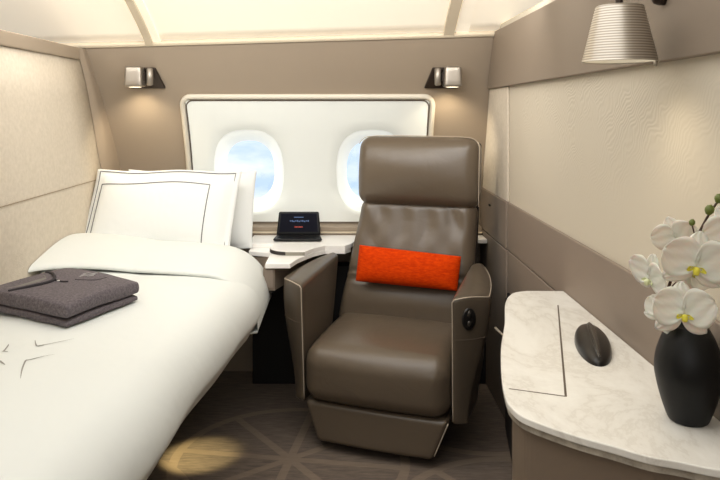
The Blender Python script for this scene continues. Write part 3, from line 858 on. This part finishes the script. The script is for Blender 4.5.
for h_ in heads:
    j = min(range(len(st1)), key=lambda i:(st1[i]-h_).length); a = st1[max(0,j-3)]
    m_ = (a+h_)/2 + Vector((0,.006,-.004))
    obj('stalk', tube(catmull([a,m_,h_],5),.0014,6), M['stem'], sp_, True, True)
for px,py,r_ in ((709.5,210,.0085),(719,198.5,.008),(692,222.5,.0055)):
    c = P(px,py,1.275); bd = xf(lathe([(0,-1.2),(.5,-1.0),(.9,-.4),(1,.1),(.75,.8),(0,1.25)],14), Matrix.Translation(c) @ Matrix.Rotation(.35,4,'Y') @ Matrix.Scale(r_,4))
    bo = obj('bud', bd, M['bud'], sp_, True, True)
    j = min(range(len(st1)), key=lambda i:(st1[i]-c).length); a = st1[max(0,j-4)]
    obj('bud_stalk', tube([a,(a+c)/2+Vector((0,0,-.002)),c-Vector((0,0,r_*.8))],.0013,6), M['stem'], bo, True, True)
obj('stalk', tube([P(697,237,1.28),P(702,237,1.275),P(707,234.5,1.27)],.0015,6), M['stem'], sp_, True, True)

# bird prints lie on the cover: ray-cast down so they rest on the real surface
dg = bpy.context.evaluated_depsgraph_get(); bpy.context.view_layer.update()
ev = du.evaluated_get(dg)
for bd in birds:
    V, Fc = bird(bd); W = []
    for p in V:
        for _ in range(4):
            ok, hit, nn, idx = ev.ray_cast(Vector((p.x,p.y,1.2))-du.location, Vector((0,0,-1)))
            if ok:
                zz = hit.z+du.location.z; k_ = (H-zz)/(H-p.z); p = Vector((p.x*k_,p.y*k_,zz))
        ok, hit, nn, idx = ev.ray_cast(Vector((p.x,p.y,1.2))-du.location, Vector((0,0,-1)))
        W.append((p.x,p.y,(hit.z+du.location.z if ok else p.z)+.0012))
    obj('bird_print', (W,Fc), M['print'], du, True, True)

# ------------------------------------------------------------ light
def area(name, loc, rot, sx, sy, e, col=(1,1,1)):
    ld = bpy.data.lights.new(name,'AREA'); ld.shape='RECTANGLE'; ld.size=sx; ld.size_y=sy; ld.energy=e; ld.color=col
    o = bpy.data.objects.new(name, ld); C.objects.link(o); o.location=loc; o.rotation_euler=[math.radians(a) for a in rot]; return o
area('ceiling_fill', (-.25,1.3,2.02), (0,0,0), 1.5, 1.6, 13, (.97,.985,1))  # added fill light overhead, out of view
area('rear_fill', (-.25,-.5,1.55), (80,0,0), 1.5, .9, 6.5, (.97,.985,1))  # added fill light behind the camera, no fixture there
area('window_wall_fill', (-.2,2.1,2.0), (48,0,0), 1.6, .3, 7.5, (.98,.99,1))  # unseen area light added to brighten the window wall
area('cove_light', (-.45,2.52,1.93), (62,0,0), 3.4, .10, 16, (1,.98,.95))
ld = bpy.data.lights.new('floor_glow','SPOT'); ld.energy=18; ld.color=(1,.84,.42); ld.spot_size=math.radians(40); ld.spot_blend=.6; ld.shadow_soft_size=.02
lo = bpy.data.objects.new('floor_glow',ld); C.objects.link(lo); lo.location=(-.76,2.70,.40)
lo.rotation_euler=(Vector((-.60,2.82,0))-Vector((-.76,2.70,.40))).to_track_quat('-Z','Y').to_euler()
# world: bright sky outside the cabin windows
w = bpy.data.worlds.new('sky'); bpy.context.scene.world = w; w.use_nodes = True; nt = w.node_tree
bg = nt.nodes['Background']; tc = nt.nodes.new('ShaderNodeTexCoord'); mp = nt.nodes.new('ShaderNodeMapping'); mp.inputs['Scale'].default_value=(1,1,2.4)
nz = nt.nodes.new('ShaderNodeTexNoise'); nz.inputs['Scale'].default_value=9; nz.inputs['Detail'].default_value=5
cr = nt.nodes.new('ShaderNodeValToRGB'); e = cr.color_ramp.elements
e[0].position=.42; e[0].color=rgb(192,216,243); e[1].position=.62; e[1].color=rgb(236,244,252)
nt.links.new(tc.outputs['Generated'],mp.inputs[0]); nt.links.new(mp.outputs[0],nz.inputs['Vector']); nt.links.new(nz.outputs['Fac'],cr.inputs[0]); nt.links.new(cr.outputs[0],bg.inputs[0])
bg.inputs['Strength'].default_value = 1.25

# ------------------------------------------------------------ camera
cd = bpy.data.cameras.new('camera'); cam = bpy.data.objects.new('camera', cd); C.objects.link(cam)
cam.location=(0,0,H); cam.rotation_euler=(math.pi/2,0,0)
cd.sensor_width=36; cd.lens=36*F/720; cd.clip_start=.02
cd.shift_x=(360-345)/720; cd.shift_y=-(240-109)/720
bpy.context.scene.camera = cam
vs_ = bpy.context.scene.view_settings; vs_.view_transform='Standard'; vs_.look='None'; vs_.exposure=0; vs_.gamma=1
